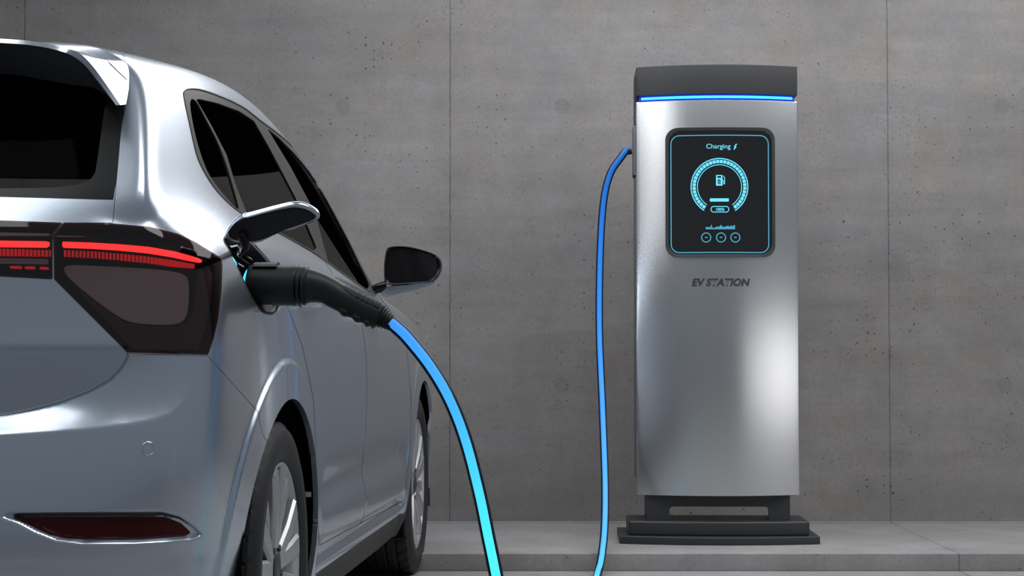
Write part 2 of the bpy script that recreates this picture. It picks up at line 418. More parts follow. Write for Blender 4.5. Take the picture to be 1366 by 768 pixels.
o, d = text_on_face('station_lettering', 'EV STATION', .0375, s_loc(961.3, 376.6), 'letter', st, .0008, shear=.22, bold=.0019, spacing=1.03)

# ================================================================== CAR
car = empty('car', (CX, CY, 0), -TH)
tag(car, 'silver-blue hatchback seen from behind, plugged in at its open charging flap', 'car')

# ---- body surface: cubic B-spline net, rows from the floor up, columns from the rear centre around the flank to the nose
def row(z, rear, side, front):
    return [(x, y, z) for x, y in rear] + [(x, y, z) for x, y in side] + [(x, y, z) for x, y in front]
YS = (.15, .55, 1.0, 1.5, 2.0, 2.6)
def sd(*xs): return list(zip(xs, YS))
nose = lambda x, yf: [(x, 3.13), (x*.74, yf-.03), (0, yf)]
net = [
 row(.17, [(0, -.58), (.35, -.575), (.58, -.54), (.70, -.47), (.755, -.42), (.83, -.2)], sd(.828, .828, .828, .828, .828, .81), nose(.83, 3.25)),
 row(.235, [(0, -.66), (.35, -.65), (.60, -.61), (.735, -.53), (.785, -.465), (.850, -.2)], sd(.854, .855, .855, .855, .855, .856), nose(.855, 3.31)),
 row(.36, [(0, -.70), (.35, -.69), (.61, -.65), (.755, -.575), (.815, -.49), (.866, -.2)], sd(.870, .872, .872, .872, .873, .876), nose(.872, 3.35)),
 row(.50, [(0, -.695), (.35, -.682), (.62, -.645), (.765, -.585), (.825, -.495), (.872, -.2)], sd(.876, .877, .877, .877, .878, .882), nose(.878, 3.36)),
 row(.62, [(0, -.685), (.35, -.672), (.62, -.635), (.77, -.58), (.83, -.49), (.873, -.2)], sd(.878, .879, .879, .879, .879, .883), nose(.872, 3.35)),
 row(.74, [(0, -.652), (.35, -.640), (.62, -.612), (.77, -.545), (.828, -.47), (.870, -.2)], sd(.874, .876, .876, .875, .874, .875), nose(.868, 3.30)),
 row(.85, [(0, -.640), (.35, -.63), (.62, -.595), (.768, -.53), (.822, -.46), (.862, -.2)], sd(.866, .870, .870, .868, .863, .850), nose(.84, 3.20)),
 row(.94, [(0, -.640), (.35, -.63), (.62, -.592), (.755, -.53), (.808, -.46), (.850, -.2)], sd(.856, .862, .862, .858, .850, .832), [(.78, 2.96), (.44, 3.09), (0, 3.12)]),
 row(.995, [(0, -.640), (.35, -.63), (.62, -.592), (.735, -.535), (.785, -.465), (.835, -.2)], sd(.842, .850, .850, .844, .832, .80), [(.66, 2.80), (.36, 2.88), (0, 2.90)]),
 row(1.02, [(0, -.625), (.35, -.615), (.60, -.58), (.70, -.535), (.735, -.485), (.815, -.18)], sd(.824, .832, .832, .826, .812, .765), [(.53, 2.62), (.30, 2.69), (0, 2.71)]),
 row(1.06, [(0, -.578), (.35, -.572), (.57, -.556), (.702, -.545), (.713, -.520), (.784, -.14)], sd(.800, .808, .808, .802, .785, .70), [(.48, 2.42), (.24, 2.48), (0, 2.50)]),
 row(1.17, [(0, -.510), (.34, -.505), (.56, -.488), (.684, -.474), (.695, -.448), (.748, -.08)], [(.762, .2), (.772, .6), (.772, 1.0), (.757, 1.45), (.727, 1.88), (.64, 2.07)], [(.45, 2.19), (.22, 2.25), (0, 2.26)]),
 row(1.30, [(0, -.43), (.33, -.425), (.54, -.408), (.656, -.385), (.667, -.36), (.704, -.03)], [(.712, .22), (.718, .6), (.715, .95), (.697, 1.3), (.667, 1.55), (.58, 1.72)], [(.40, 1.83), (.20, 1.87), (0, 1.88)]),
 row(1.385, [(0, -.385), (.32, -.38), (.52, -.362), (.618, -.34), (.632, -.31), (.666, 0.)], [(.676, .22), (.672, .5), (.662, .8), (.640, 1.1), (.605, 1.3), (.51, 1.42)], [(.34, 1.50), (.17, 1.53), (0, 1.54)]),
 row(1.436, [(0, -.35), (.29, -.34), (.46, -.32), (.54, -.30), (.555, -.25), (.592, .03)], [(.605, .22), (.60, .45), (.588, .7), (.56, .95), (.53, 1.13), (.44, 1.22)], [(.29, 1.28), (.14, 1.30), (0, 1.30)]),
 row(1.452, [(0, -.2), (.18, -.2), (.28, -.18), (.31, -.15), (.315, -.1), (.325, .08)], [(.328, .2), (.33, .38), (.33, .55), (.32, .72), (.30, .85), (.24, .92)], [(.15, .95), (.08, .97), (0, .97)]),
 row(1.457, [(0, 0.)]*6, [(0, .15), (0, .22), (0, .3), (0, .4), (0, .48), (0, .55)], [(0, .6)]*3),
]
P = np.array(net, float)                       # (rows, cols, 3)
def lerp(a, b, t): return a*(1-t)+b*t
kz = np.interp([r[0][2] for r in net], [.74, 1.0, 1.05, 1.5], [.5, .5, .88, .85])[:, None]   # tighter pillar edge above the shoulder
P = np.concatenate([P[:, :3], lerp(P[:, 2], P[:, 3], kz)[:, None], P[:, 3:5], lerp(P[:, 4], P[:, 5], 1-np.maximum(kz, .6))[:, None], P[:, 5:]], 1)
def CU(c): return float(np.interp(c, [0, 2, 3, 4, 5, 14], [0, 2, 4, 5, 7, 16]))
for r in range(P.shape[0]):
    z0 = net[r][0][2]
    k = np.interp(z0, [.85, .94, 1.02, 1.06, 1.2, 1.3], [0, .5, 1, 1, .3, 0])
    P[r, :, 2] -= k*np.clip(P[r, :, 1], 0, 2.2)*.038
    if z0 > 1.25: P[r, :, 2] += np.interp(z0, [1.29, 1.385, 1.44, 1.455], [.25, 1, 1, .6])*.019*np.exp(-((P[r, :, 1]-.62)/.48)**2)
    if z0 > 1.25: P[r, :, 2] -= np.interp(z0, [1.25, 1.4], [0, 1])*.032*((P[r, :, 1]-.95)/1.1)**2
def basis(us, n):
    W = np.zeros((len(us), n+2))
    for k, u in enumerate(us):
        i = min(int(math.floor(u)), n-2); t = u-i
        for j, b in enumerate(((1-t)**3/6, (3*t**3-6*t*t+4)/6, (-3*t**3+3*t*t+3*t+1)/6, t**3/6)): W[k, i+j] += b
    return W
NR, NC = P.shape[:2]
us = np.concatenate([np.linspace(i, i+1, n, endpoint=False) for i, n in zip(range(NC-1), [30, 40, 34, 16, 26, 18, 34, 44, 44, 36, 30, 30, 30, 24, 14, 10])]+[[NC-1.]])
vsamp = np.concatenate([np.linspace(i, i+1, n, endpoint=False) for i, n in zip(range(NR-1), [12, 20, 44, 22, 26, 24, 22, 16, 12, 14, 26, 28, 22, 20, 10, 4])]+[[NR-1.]])
MX = np.array([-1, 1, 1.])
E = np.concatenate([P[:, 1:2]*MX, P, P[:, -2:-1]*MX], 1)
E = np.concatenate([2*E[:1]-E[1:2], E, E[-2:-1]*MX], 0)
Wu, Wv = basis(us, NC), basis(vsamp, NR)
G = np.einsum('ur,vs,sra->uva', Wu, Wv, E)
UU, VV = np.meshgrid(us, vsamp, indexing='ij')
PXY = proj_car(G)

# ---- sculpting: shelf over the bumper, arch lips, reflector recess, door scallop
arc = [(-700, 575), (-310, 575), (-100, 567), (0, 555), (40, 547), (80, 536), (120, 521), (145, 507), (160, 492), (168, 479), (170, 470)]
low = [(-700, 600), (-310, 598), (-100, 586), (0, 578), (60, 575), (120, 571.5), (170, 566.5), (205, 560), (228, 551), (245, 536), (258, 514), (268, 493), (277, 473)]
flat = PXY.reshape(-1, 2); rear = (UU < CU(5.2)).ravel()
def seg_dist(Q, line):
    d = np.full(len(Q), 1e9); L = np.asarray(line, float)
    for a, b in zip(L[:-1], L[1:]):
        e = b-a; t = np.clip(((Q-a)@e)/(e@e), 0, 1); d = np.minimum(d, np.linalg.norm(Q-a-t[:, None]*e, axis=1))
    return d
Y = G[..., 1].copy()
jz = int(np.argmin(abs(G[0, :, 2]-.80)))
xr, yr = G[:, jz, 0], G[:, jz, 1]
nrear = int((us < CU(5.2)).sum())
yT = np.interp(G[..., 0], xr[:nrear], yr[:nrear])
yT = yT+np.clip(.774-G[..., 2], 0, None)*.05
sh = sdf(flat[rear], arc+low[::-1]); ab = sdf(flat[rear], arc+[(170, 430), (-700, 430)])
dA = seg_dist(flat[rear], arc); dL = seg_dist(flat[rear], low)
Yf = Y.ravel(); idx = np.where(rear)[0]; zf = G[..., 2].ravel()
t = dA/(dA+dL+1e-9)
yTf = yT.ravel()[idx]
bl = 1-sstep(zf[idx], .775, .80)
new = np.where(ab > 0, yTf*bl+Yf[idx]*(1-bl), np.where(sh > 0, yTf*(1-t)+Yf[idx]*t, Yf[idx]))
Yf[idx] = np.where(G[..., 0].ravel()[idx] < .84, new, Yf[idx])
recess = [(2, 687), (20, 685.5), (120, 684.5), (215, 684), (238, 690), (256, 702), (268, 713.5), (254, 718), (180, 722), (110, 722.5), (75, 718), (45, 706), (25, 695)]
sr = sdf(flat[idx], recess); Yf[idx] += .016*sstep(sr, -2.5, 3.5)
valance = np.interp(flat[idx][:, 0], [-700, 0, 180, 255, 300], [760, 752, 749, 744, 735]); Yf[idx] += .006*sstep(flat[idx][:, 1]-valance, -6, 16)
G[..., 1] = Yf.reshape(Y.shape)
side = (UU > CU(4.0)) & (UU < CU(11.5))
for yc in (0., 2.55):
    rr = np.hypot(G[..., 1]-yc, G[..., 2]-.313)
    G[..., 0] += np.where(side & (G[..., 2] < .9), .008*(1-sstep(rr, .435, .452)), 0)
sc = np.exp(-((G[..., 2]-.45)/.05)**2)*sstep(G[..., 1], .38, .52)*(1-sstep(G[..., 1], 2.0, 2.14))+np.exp(-((G[..., 2]-.29)/.02)**2)*.9*sstep(G[..., 1], .38, .46)*(1-sstep(G[..., 1], 2.08, 2.14))
G[..., 0] -= np.where(side & (UU > CU(5.5)), .014*sc, 0)
# normals
du = np.gradient(G, axis=0); dv = np.gradient(G, axis=1)
N = np.cross(du, dv); N /= np.linalg.norm(N, axis=2)[..., None]+1e-12
if N[len(us)//2, 40, 0] < 0: N = -N
N[0, :, 0] = 0; N[-1, :, 0] = 0; N[:, -1] = (0, 0, 1)
PXY = proj_car(G)
nu, nv = len(us), len(vsamp)
A_all = np.concatenate([G, N, PXY, UU[..., None], VV[..., None]], -1).reshape(-1, 10)
ii, jj = np.meshgrid(np.arange(nu-1), np.arange(nv-1), indexing='ij'); k0 = (ii*nv+jj).ravel()
Q_all = np.stack([k0, k0+nv, k0+nv+1, k0+1], 1)
a_, b_, c_ = A_all[Q_all[0, 0], :3], A_all[Q_all[0, 1], :3], A_all[Q_all[0, 3], :3]
q_mid = Q_all[(nu//2)*(nv-1)+40]
if np.dot(np.cross(A_all[q_mid[1], :3]-A_all[q_mid[0], :3], A_all[q_mid[3], :3]-A_all[q_mid[0], :3]), A_all[q_mid[0], 3:6]) < 0: Q_all = Q_all[:, ::-1]

class Piece:
    def __init__(s, A, Q, L=()): s.A = A; s.Q = Q; s.L = list(L)
    def clip(s, f):                            # keep f >= 0
        pos = f >= 0; q = pos[s.Q]; c = q.sum(1)
        keep = s.Q[c == 4]; mixed = [tuple(x) for x in s.Q[(c > 0) & (c < 4)]]; L = []
        extra = []; cache = {}; n0 = len(s.A)
        for p in mixed+s.L:
            out = []
            for a, b in zip(p, p[1:]+p[:1]):
                if pos[a]: out.append(a)
                if pos[a] != pos[b]:
                    k = (a, b) if a < b else (b, a)
                    if k not in cache:
                        t = f[a]/(f[a]-f[b]); cache[k] = n0+len(extra); extra.append(s.A[a]*(1-t)+s.A[b]*t)
                    out.append(cache[k])
            if len(out) >= 3: L.append(tuple(out))
        A = np.vstack([s.A]+extra) if extra else s.A
        r = Piece(A, keep, L); r.compact(); return r
    def compact(s):
        u = set(np.unique(s.Q).tolist()) if len(s.Q) else set()
        for p in s.L: u.update(p)
        u = np.array(sorted(u), int); m = np.zeros(len(s.A), int); m[u] = np.arange(len(u))
        s.A = s.A[u]; s.Q = m[s.Q] if len(s.Q) else s.Q; s.L = [tuple(m[i] for i in p) for p in s.L]
    def build(s, name, m, parent, off=0., rim=.012, halves=(1, -1)):
        faces = [tuple(map(int, q)) for q in s.Q]+[tuple(map(int, p)) for p in s.L]
        V = s.A[:, :3]+s.A[:, 3:6]*off; Nn = s.A[:, 3:6]/(np.linalg.norm(s.A[:, 3:6], axis=1)[:, None]+1e-12)
        V = V.copy(); V[np.abs(V[:, 0]) < 1e-4, 0] = 0
        if rim:
            ed = {}
            for p in faces:
                for a, b in zip(p, p[1:]+p[:1]):
                    k = (a, b) if a < b else (b, a); ed[k] = None if k in ed else (a, b)
            be = [e for e in ed.values() if e and not (abs(V[e[0], 0]) < 1e-4 and abs(V[e[1], 0]) < 1e-4)]
            vs_ = sorted({i for e in be for i in e}); top = {v: len(V)+i for i, v in enumerate(vs_)}; bot = {v: len(V)+len(vs_)+i for i, v in enumerate(vs_)}
            Vr = V[vs_]; Vb = Vr-Nn[vs_]*rim; Vb[:, 0] = np.maximum(Vb[:, 0], 0)
            V = np.vstack([V, Vr, Vb]); Nn = np.vstack([Nn, np.zeros((2*len(vs_), 3))])
            faces += [(top[b], top[a], bot[a], bot[b]) for a, b in be]
        vv, ff, nn = [], [], []
        for h in halves:
            n0 = sum(len(x) for x in vv)
            vv.append(V*np.array([h, 1, 1])); nn.append(Nn*np.array([h, 1, 1]))
            w = [i if (n0 and abs(V[i, 0]) < 1e-4) else i+n0 for i in range(len(V))]
            ff += [tuple(w[i] for i in (p if h > 0 else p[::-1])) for p in faces]
        vv, nn = np.vstack(vv), np.vstack(nn); us_ = np.unique(np.concatenate([np.array(p) for p in ff])); mp_ = np.zeros(len(vv), int); mp_[us_] = np.arange(len(us_))
        return link_mesh(name, vv[us_], [tuple(int(mp_[i]) for i in p) for p in ff], m, parent, True, nn[us_])
    def largest(s):
        F_ = [tuple(q) for q in s.Q.tolist()]+s.L; par = list(range(len(s.A)))
        def find(i):
            while par[i] != i: par[i] = par[par[i]]; i = par[i]
            return i
        for p in F_:
            r0 = find(p[0])
            for i in p[1:]: par[find(i)] = r0
        cnt = {}
        for p in F_: r0 = find(p[0]); cnt[r0] = cnt.get(r0, 0)+1
        best = max(cnt, key=cnt.get); kq = np.array([find(q[0]) == best for q in s.Q.tolist()], bool)
        r = Piece(s.A, s.Q[kq] if len(s.Q) else s.Q, [p for p in s.L if find(p[0]) == best]); r.compact(); return r
    px = property(lambda s: s.A[:, 6:8]); u = property(lambda s: s.A[:, 8]); v = property(lambda s: s.A[:, 9])

# ---- outlines on the body (read along the visible flank and tail)
tailgate = [(-700, 575), (-310, 575), (-100, 567), (0, 555), (40, 547), (80, 536), (120, 521), (145, 507), (160, 492), (168, 479), (170, 470),
            (73, 373), (71, 318), (73, 311), (85, 297), (150.5, 297), (153, 266), (157, 220), (162, 165), (168, 138), (172, 112), (168, 84), (160, 60), (-700, 0)]
lamp_out = [(85, 297), (120, 296.8), (150, 298), (200, 302.5), (238, 312), (262, 323.5), (282, 336), (294, 344), (296.5, 352), (295.5, 385), (291, 424), (284.5, 452), (277.5, 473), (170, 470), (73.5, 374), (72, 372), (71.5, 320), (73, 312)]
lamp_in = [(-700, 290), (-310, 291.3), (-150, 292), (0, 294), (84, 297), (72, 311), (70, 320), (70, 372.5), (0, 368.5), (-150, 363), (-310, 361), (-700, 360)]
rglass_o = [(-700, 258), (0, 262.5), (151, 266.5), (155, 240), (160, 190), (166, 140), (171, 112), (120, 86), (0, 60), (-700, 40)]
rglass_i = [(-700, 252), (0, 251), (70, 250), (104, 246), (120, 240), (127, 230), (131, 205), (137, 160), (142, 130), (120, 108), (0, 96), (-700, 90)]
bumper = [(-700, 577), (-310, 577), (-100, 569), (0, 557), (40, 549), (80, 538), (120, 523), (146, 509), (161.5, 494), (170, 480), (172, 471.5), (277, 474.5), (345, 550), (347, 565), (350, 578), (420, 700), (420, 1000), (-700, 1000)]
win_o = round_poly([(243, 119), (262, 117), (290, 126), (325, 141.5), (347, 160), (371, 177), (394, 197.5), (414, 221), (431, 246), (449, 280), (470, 318), (485, 350), (503, 389), (494, 391), (470, 374), (440, 352), (415, 334.5), (370, 309), (330, 290), (311, 277.5), (290, 257), (276, 237), (264, 214), (259, 196), (252, 163), (246, 137)], 2)
g_quarter = round_poly([(252.5, 132), (261.5, 131.5), (275, 158), (297, 200), (320, 276), (318, 280), (303, 264), (280, 235), (269, 208), (259, 172)], 2)
g_rear = [(262, 132), (268, 132), (290, 137), (320, 148), (339.5, 161), (360, 197), (394, 262), (423, 330), (419, 334), (400, 324), (372, 308.5), (340, 293), (332, 289.5), (314, 243), (303, 206), (281, 164)]
g_front = [(357, 171), (372, 183), (392, 203), (412, 227), (428, 251), (446, 284), (466, 322), (481, 354), (494, 380), (490, 386), (468, 370), (438, 348), (421, 284), (388, 222)]
door_r = [(335, 294), (341, 327), (359.5, 347), (388, 420), (404, 464.5), (411, 497), (418, 532), (420, 560), (421, 600), (422.5, 671), (426, 727), (481, 697.5), (485, 688), (489.5, 667), (482, 630), (488, 574), (489.5, 517), (488.5, 478), (485.7, 453), (483, 433), (481, 415), (433, 349), (415, 335.5), (370, 310.5)]
door_f = [(483, 433), (485.7, 453), (488.5, 478), (489.5, 517), (488, 574), (482, 630), (489.5, 667), (485, 688), (481, 697.5), (538.5, 667.5), (541.5, 660), (543, 630), (546.9, 600), (548.7, 555), (548.5, 529), (543.9, 480), (542, 460), (533, 432), (503, 391), (494, 392.5), (470, 375.5), (440, 353.5), (433, 349), (481, 415)]
port = round_poly([(294, 318), (307, 336), (318, 361), (331, 388), (343, 409), (350, 419), (366, 421), (376, 408), (377, 378), (364, 354), (342, 328), (325, 312), (308, 309)], 2)

BIG = 1e3
CAMC = np.array([np.array([-CX, -CY, 0])@RT, np.array([-CX, -CY, 0])@FW, H])
def fields(p):
    q = p.px; u = p.u; v = p.v; A = p.A
    rear = np.where(u < CU(5.6), 1, 0); sidem = (u > CU(3.8)) & (u < CU(11.2)) & (v < 13.25)
    cam_c = np.array([np.array([-CX, -CY, 0])@RT, np.array([-CX, -CY, 0])@FW, H]); sidem = sidem & (((A[:, :3]-cam_c)*A[:, 3:6]).sum(1) < .02)
    def R(poly): return np.where(rear == 1, sdf(q, poly), -BIG)
    def Sd(poly): return np.where(sidem, sdf(q, poly), -BIG)
    d = dict(T=R(tailgate), LO=R(lamp_out), LI=R(lamp_in), GO=R(rglass_o), GI=R(rglass_i), B=np.where(u < CU(6.2), sdf(q, bumper), -BIG), W=Sd(win_o), D1=Sd(door_r), D2=Sd(door_f), PT=np.where((u > CU(3.5)) & (u < CU(7)), sdf(q, port), -BIG))
    ar = []
    for yc in (0., 2.55):
        r = np.hypot(A[:, 1]-yc, A[:, 2]-.313); ar.append(np.where(A[:, 0] > .5, r-.362, .3))
    d['A'] = np.minimum(*ar)*400
    d['WS'] = np.where(u > CU(10.6), np.minimum(np.minimum((u-CU(10.75))*30, (v-10.2)*30), (12.45-v)*30), -BIG)
    d['Z'] = A[:, 2]
    return d
full = Piece(A_all, Q_all); F0 = fields(full)
def take(base, *fn):
    p = base
    for f in fn: p = p.clip(f(fields(p)))
    return p
g = .55
seg1 = full.clip(F0['A'])                      # wheel arches open
rearp = seg1.clip(np.where(seg1.u < CU(6.3), 1., -1.)); 
sidep = seg1.clip(np.where((seg1.u > CU(3.7)) & (seg1.u < CU(11.3)) & (seg1.v < 13.25), 1., -1.))
shell = take(seg1, lambda d: -d['T']-g, lambda d: -d['LO']-.2, lambda d: -d['B']-g*.6, lambda d: -d['W']-.3, lambda d: -d['D1']-.45, lambda d: -d['D2']-.4, lambda d: -d['PT'], lambda d: -d['WS'], lambda d: (d['Z']-.246)*400)
shell.build('body_shell', 'paint', car)
take(rearp, lambda d: d['B']-g*.6, lambda d: (d['Z']-.2)*400, lambda d: -d['LO']-.3, lambda d: -d['T']-.4).build('rear_bumper', 'paint', car)
tail = take(rearp, lambda d: d['T']-g*.5)
take(tail, lambda d: -d['LI']-.2, lambda d: -d['GO']-.2).build('tailgate', 'paint', car)
rw = take(tail, lambda d: d['GO'], lambda d: -d['GI']).build('rear_window', 'frit', car, off=-.0005, rim=.004); tag(rw, 'dark rear window with black border')
take(rearp, lambda d: d['GI']).build('window_glass', 'glass', rw, off=-.001, rim=0)
dr = {}
for nm, key, gp in (('rear_door', 'D1', g_rear), ('front_door', 'D2', g_front)):
    p = take(sidep, lambda d: d[key]-.4, lambda d: (d['Z']-.246)*400)
    for h in (1, -1): dr[nm, h] = p.build(nm, 'paint', car, halves=(h,))
sillp = sidep.clip(np.minimum((.243-sidep.A[:, 2])*400, np.minimum(sidep.A[:, 1]-.30, 2.25-sidep.A[:, 1])*400))
for h in (1, -1): tag(sillp.build('sill_trim', 'sill', car, off=.002, halves=(h,)), 'dark grey plastic sill strip')
wp = take(sidep, lambda d: d['W'])
trimp = wp
for poly in (g_quarter, g_rear, g_front): trimp = trimp.clip(-sdf(trimp.px, poly)-.1)
for h in (1, -1):
    tr = trimp.build('window_trim', 'trim', car, off=-.001, rim=.006, halves=(h,))
    sl = wp.clip(1.1-sdf(wp.px, win_o)).build('window_seal', 'seal', tr, off=.0012, rim=.003, halves=(h,))
    for nm, poly, par in (('quarter_window', g_quarter, car), ('door_window', g_rear, dr['rear_door', h]), ('door_window', g_front, dr['front_door', h])):
        wp.clip(sdf(wp.px, poly)+.4).largest().build(nm, 'glass', par, off=-.004, rim=0, halves=(h,))
wsp = full.clip(F0['WS']+.3); wsp.build('windscreen', 'glass', car, off=-.003, rim=0)
# inner lining behind the panels, black to shade their gaps, open at every window
lin = seg1
for f in (lambda d: -d['GI']-.5, lambda d: -d['WS'], lambda d: -d['PT'], lambda d: (d['Z']-.22)*400): lin = lin.clip(f(fields(lin)))
for poly in (g_quarter, g_rear, g_front): lin = lin.clip(-np.where((lin.u > CU(3.8)) & (lin.u < CU(11.2)) & (lin.v < 13.25) & (((lin.A[:, :3]-CAMC)*lin.A[:, 3:6]).sum(1) < .1), sdf(lin.px, poly), -BIG)-15)
lin.build('inner_lining', 'void', car, off=-.016, rim=0)
mb = MB().box((-.80, -.55, .205), (.80, 3.1, .222)).box((-.74, -.5, .92), (.74, -.1, .935)).box((-.70, 1.75, .85), (.70, 2.3, .93))
mb.build('cabin_floor', 'void', car, smooth=False)
# wheel wells
for yc in (0., 2.55):
    for h in (1, -1):
        prof = [(h*.852, .366), (h*.56, .40), (h*.55, .05)]
        ang = np.linspace(math.radians(-25), math.radians(205), 50)
        rings = [[(x, yc+r*math.cos(a), .313+r*math.sin(a)) for a in ang] for x, r in prof]
        MB().loft(rings, closed=False, caps=False).build('wheel_well', 'void', car)

# ---- tail lamps
def lamp(name, field, hole, inner, ribs):
    base = rearp.clip(fields(rearp)[field])
    halves = [(1,), (-1,)] if field == 'LO' else [(1, -1)]
    for hv in halves:
        h = base.build(name, 'lamp_dark', car, off=-.022, rim=0, halves=hv)
        tag(h, 'dark red tail lamp with a lit bar')
        rimp = base.clip(2.0-sdf(base.px, hole)); rimp.build('lamp_edge', 'lamp_dark', h, off=.0005, rim=.022, halves=hv)
        for nm, m, polys, off, rim in inner:
            for poly in polys:
                q = base.clip(sdf(base.px, poly))
                if not (len(q.Q) or len(q.L)): continue
                q = q.largest(); apart = q.A[:, 0].min() > 1e-3
                for hh in ([(k,) for k in hv] if apart else [hv]): q.build(nm, m, h, off=off, rim=rim, halves=hh)
        rib_strip(*ribs, h, hv)
        base.build('lens', 'lens', h, off=.001, rim=0, halves=hv)
GR = PXY.reshape(-1, 2); GM = np.where((UU < CU(5.6)).ravel())[0]
def surf(px, py, off=0.):                      # point of the tail surface seen at a pixel, pushed along its normal
    out = []
    for q in np.atleast_2d(np.stack(np.broadcast_arrays(px, py), -1)).reshape(-1, 2):
        k = GM[np.argmin(((GR[GM]-q)**2).sum(1))]; i, j = divmod(int(k), nv); i = min(max(i, 1), nu-2); j = min(max(j, 1), nv-2)
        a = (PXY[i+1, j]-PXY[i-1, j])/2; b = (PXY[i, j+1]-PXY[i, j-1])/2; m = np.array([a, b]).T
        try: t = np.clip(np.linalg.solve(m, q-PXY[i, j]), -2, 2)
        except Exception: t = np.zeros(2)
        out.append(G[i, j]+t[0]*(G[i+1, j]-G[i-1, j])/2+t[1]*(G[i, j+1]-G[i, j-1])/2+N[i, j]*off)
    return np.array(out)
def rib_strip(top, bot, x0, x1, step, parent, hv):
    b = MB(); v = []; x = x0; prof = []
    while x < x1:
        prof += [(x, -.0165), (x+step*.12, -.0075), (x+step*.55, -.0075), (x+step*.67, -.0165)]; x += step
    rows_ = []
    for f in (0, 1):
        ln = top if f == 0 else bot
        rows_.append(np.array([surf(xx, np.interp(xx, *zip(*ln)), o_)[0] for xx, o_ in prof]))
    for h in hv:
        bb = MB(); bb.loft([[tuple(p*np.array([h, 1, 1])) for p in rows_[0]], [tuple(p*np.array([h, 1, 1])) for p in rows_[1]]], closed=False, caps=False)
        bb.build('light_ribs', 'lamp_red', parent, smooth=False)
led = [(82.5, 321.6), (120, 322.8), (160, 325), (200, 328.5), (235, 334), (258, 339.5), (272.5, 344.5), (274, 347.5), (258, 344.5), (235, 340.5), (200, 336.3), (160, 333), (120, 330.8), (82.5, 329.5)]
led = [(82.5, 321.6), (120, 322.8), (160, 325), (200, 328.5), (235, 334), (258, 340), (272, 344.5), (273, 348.2), (258, 346), (235, 341.5), (200, 336.8), (160, 333.2), (120, 330.8), (82.5, 329.5)]
band_t = [(84, 333), (120, 334.5), (160, 337.5), (200, 341.5), (235, 346), (266, 351)]; band_b = [(84, 342), (120, 343.5), (160, 346.5), (200, 350.5), (235, 354.5), (266, 356)]
refl = round_poly([(84, 352), (130, 354), (200, 357), (255, 362), (259, 380), (257, 415), (250, 428), (235, 432), (200, 431.5), (172, 428), (150, 416), (110, 387), (84, 364)], 2)
frame = [(92, 376), (150, 418), (172, 430.5), (200, 434), (238, 434.5), (253, 430), (262, 412), (268, 360), (282, 352), (288, 365), (286, 400), (277, 440), (268, 466), (178, 464)]
lamp('tail_lamp', 'LO', lamp_out, [('led_bar', 'led_red', [led, [(77.5, 321.5), (79.5, 321.6), (79.5, 329.4), (77.5, 329.3)]], -.006, .006), 
     ('lamp_reflector', 'lamp_grey', [refl], -.014, .006), ('lamp_frame', 'lamp_dark', [frame], -.008, .008),
     ('chrome_line', 'lamp_grey', [[(73, 313), (112, 314.2), (117, 314.8), (112, 315.6), (73, 315.0)]], -.004, .003)], (band_t, band_b, 84, 262, 5.2))
led_i = [(-700, 316), (-310, 317.3), (-150, 318), (0, 320.2), (65, 321.3), (65, 329.5), (0, 328.8), (-150, 326.8), (-310, 326), (-700, 325)]
bt = [(-320, 328), (-150, 329.2), (0, 331), (65, 333)]; bb = [(-320, 337.5), (-150, 339), (0, 341), (65, 342)]
lamp('tailgate_lamp', 'LI', lamp_in, [('led_bar', 'led_red', [led_i], -.006, .006), 
     ('lamp_reflector', 'lamp_grey', [[(-330, 341), (0, 343.5), (63, 344.5), (64, 352), (0, 351), (-330, 348)]], -.014, .006), ('light_block', 'lamp_red', [[(10.5, 354), (27, 354.3), (27, 358), (10.5, 357.5)], [(31, 354.5), (46, 354.8), (46, 358.6), (31, 358.2)], [(50, 355), (65, 355.5), (65, 359), (50, 358.8)]], -.012, .004),
     ('chrome_line', 'lamp_grey', [[(-330, 306), (0, 309), (68, 310.6), (68, 313.6), (0, 313.8), (-330, 310)]], -.004, .003)], (bt, bb, -300, 64, 5.2))

# ---- bumper reflector and parking sensor
rpoly = [(15, 689), (60, 688.6), (130, 688.4), (200, 688), (222, 689.5), (240, 697), (252.5, 709), (248, 714.5), (190, 717), (130, 718.5), (90, 717.5), (65, 712), (38, 699)]
bp_ = rearp.clip(sdf(rearp.px, rpoly))
for h in (1, -1): tag(bp_.build('bumper_reflector', 'reflex', car, off=.0035, rim=.012, halves=(h,)), 'dark red reflector strip')
sp_ = rearp.clip(1-np.linalg.norm((rearp.px-np.array([197.5, 598.5]))/np.array([7.2, 8.2]), axis=1))
sring = np.array([surf(197.5+8*math.cos(t), 598.5+9*math.sin(t), .0004)[0] for t in np.linspace(0, 2*math.pi, 41)])
for h in (1, -1):
    q = sp_.build('parking_sensor', 'paint', car, off=.0012, rim=.006, halves=(h,))
    MB().loft(sweep(sring*np.array([h, 1, 1]), .0014, 8), caps=False).build('sensor_ring', 'paint', q)

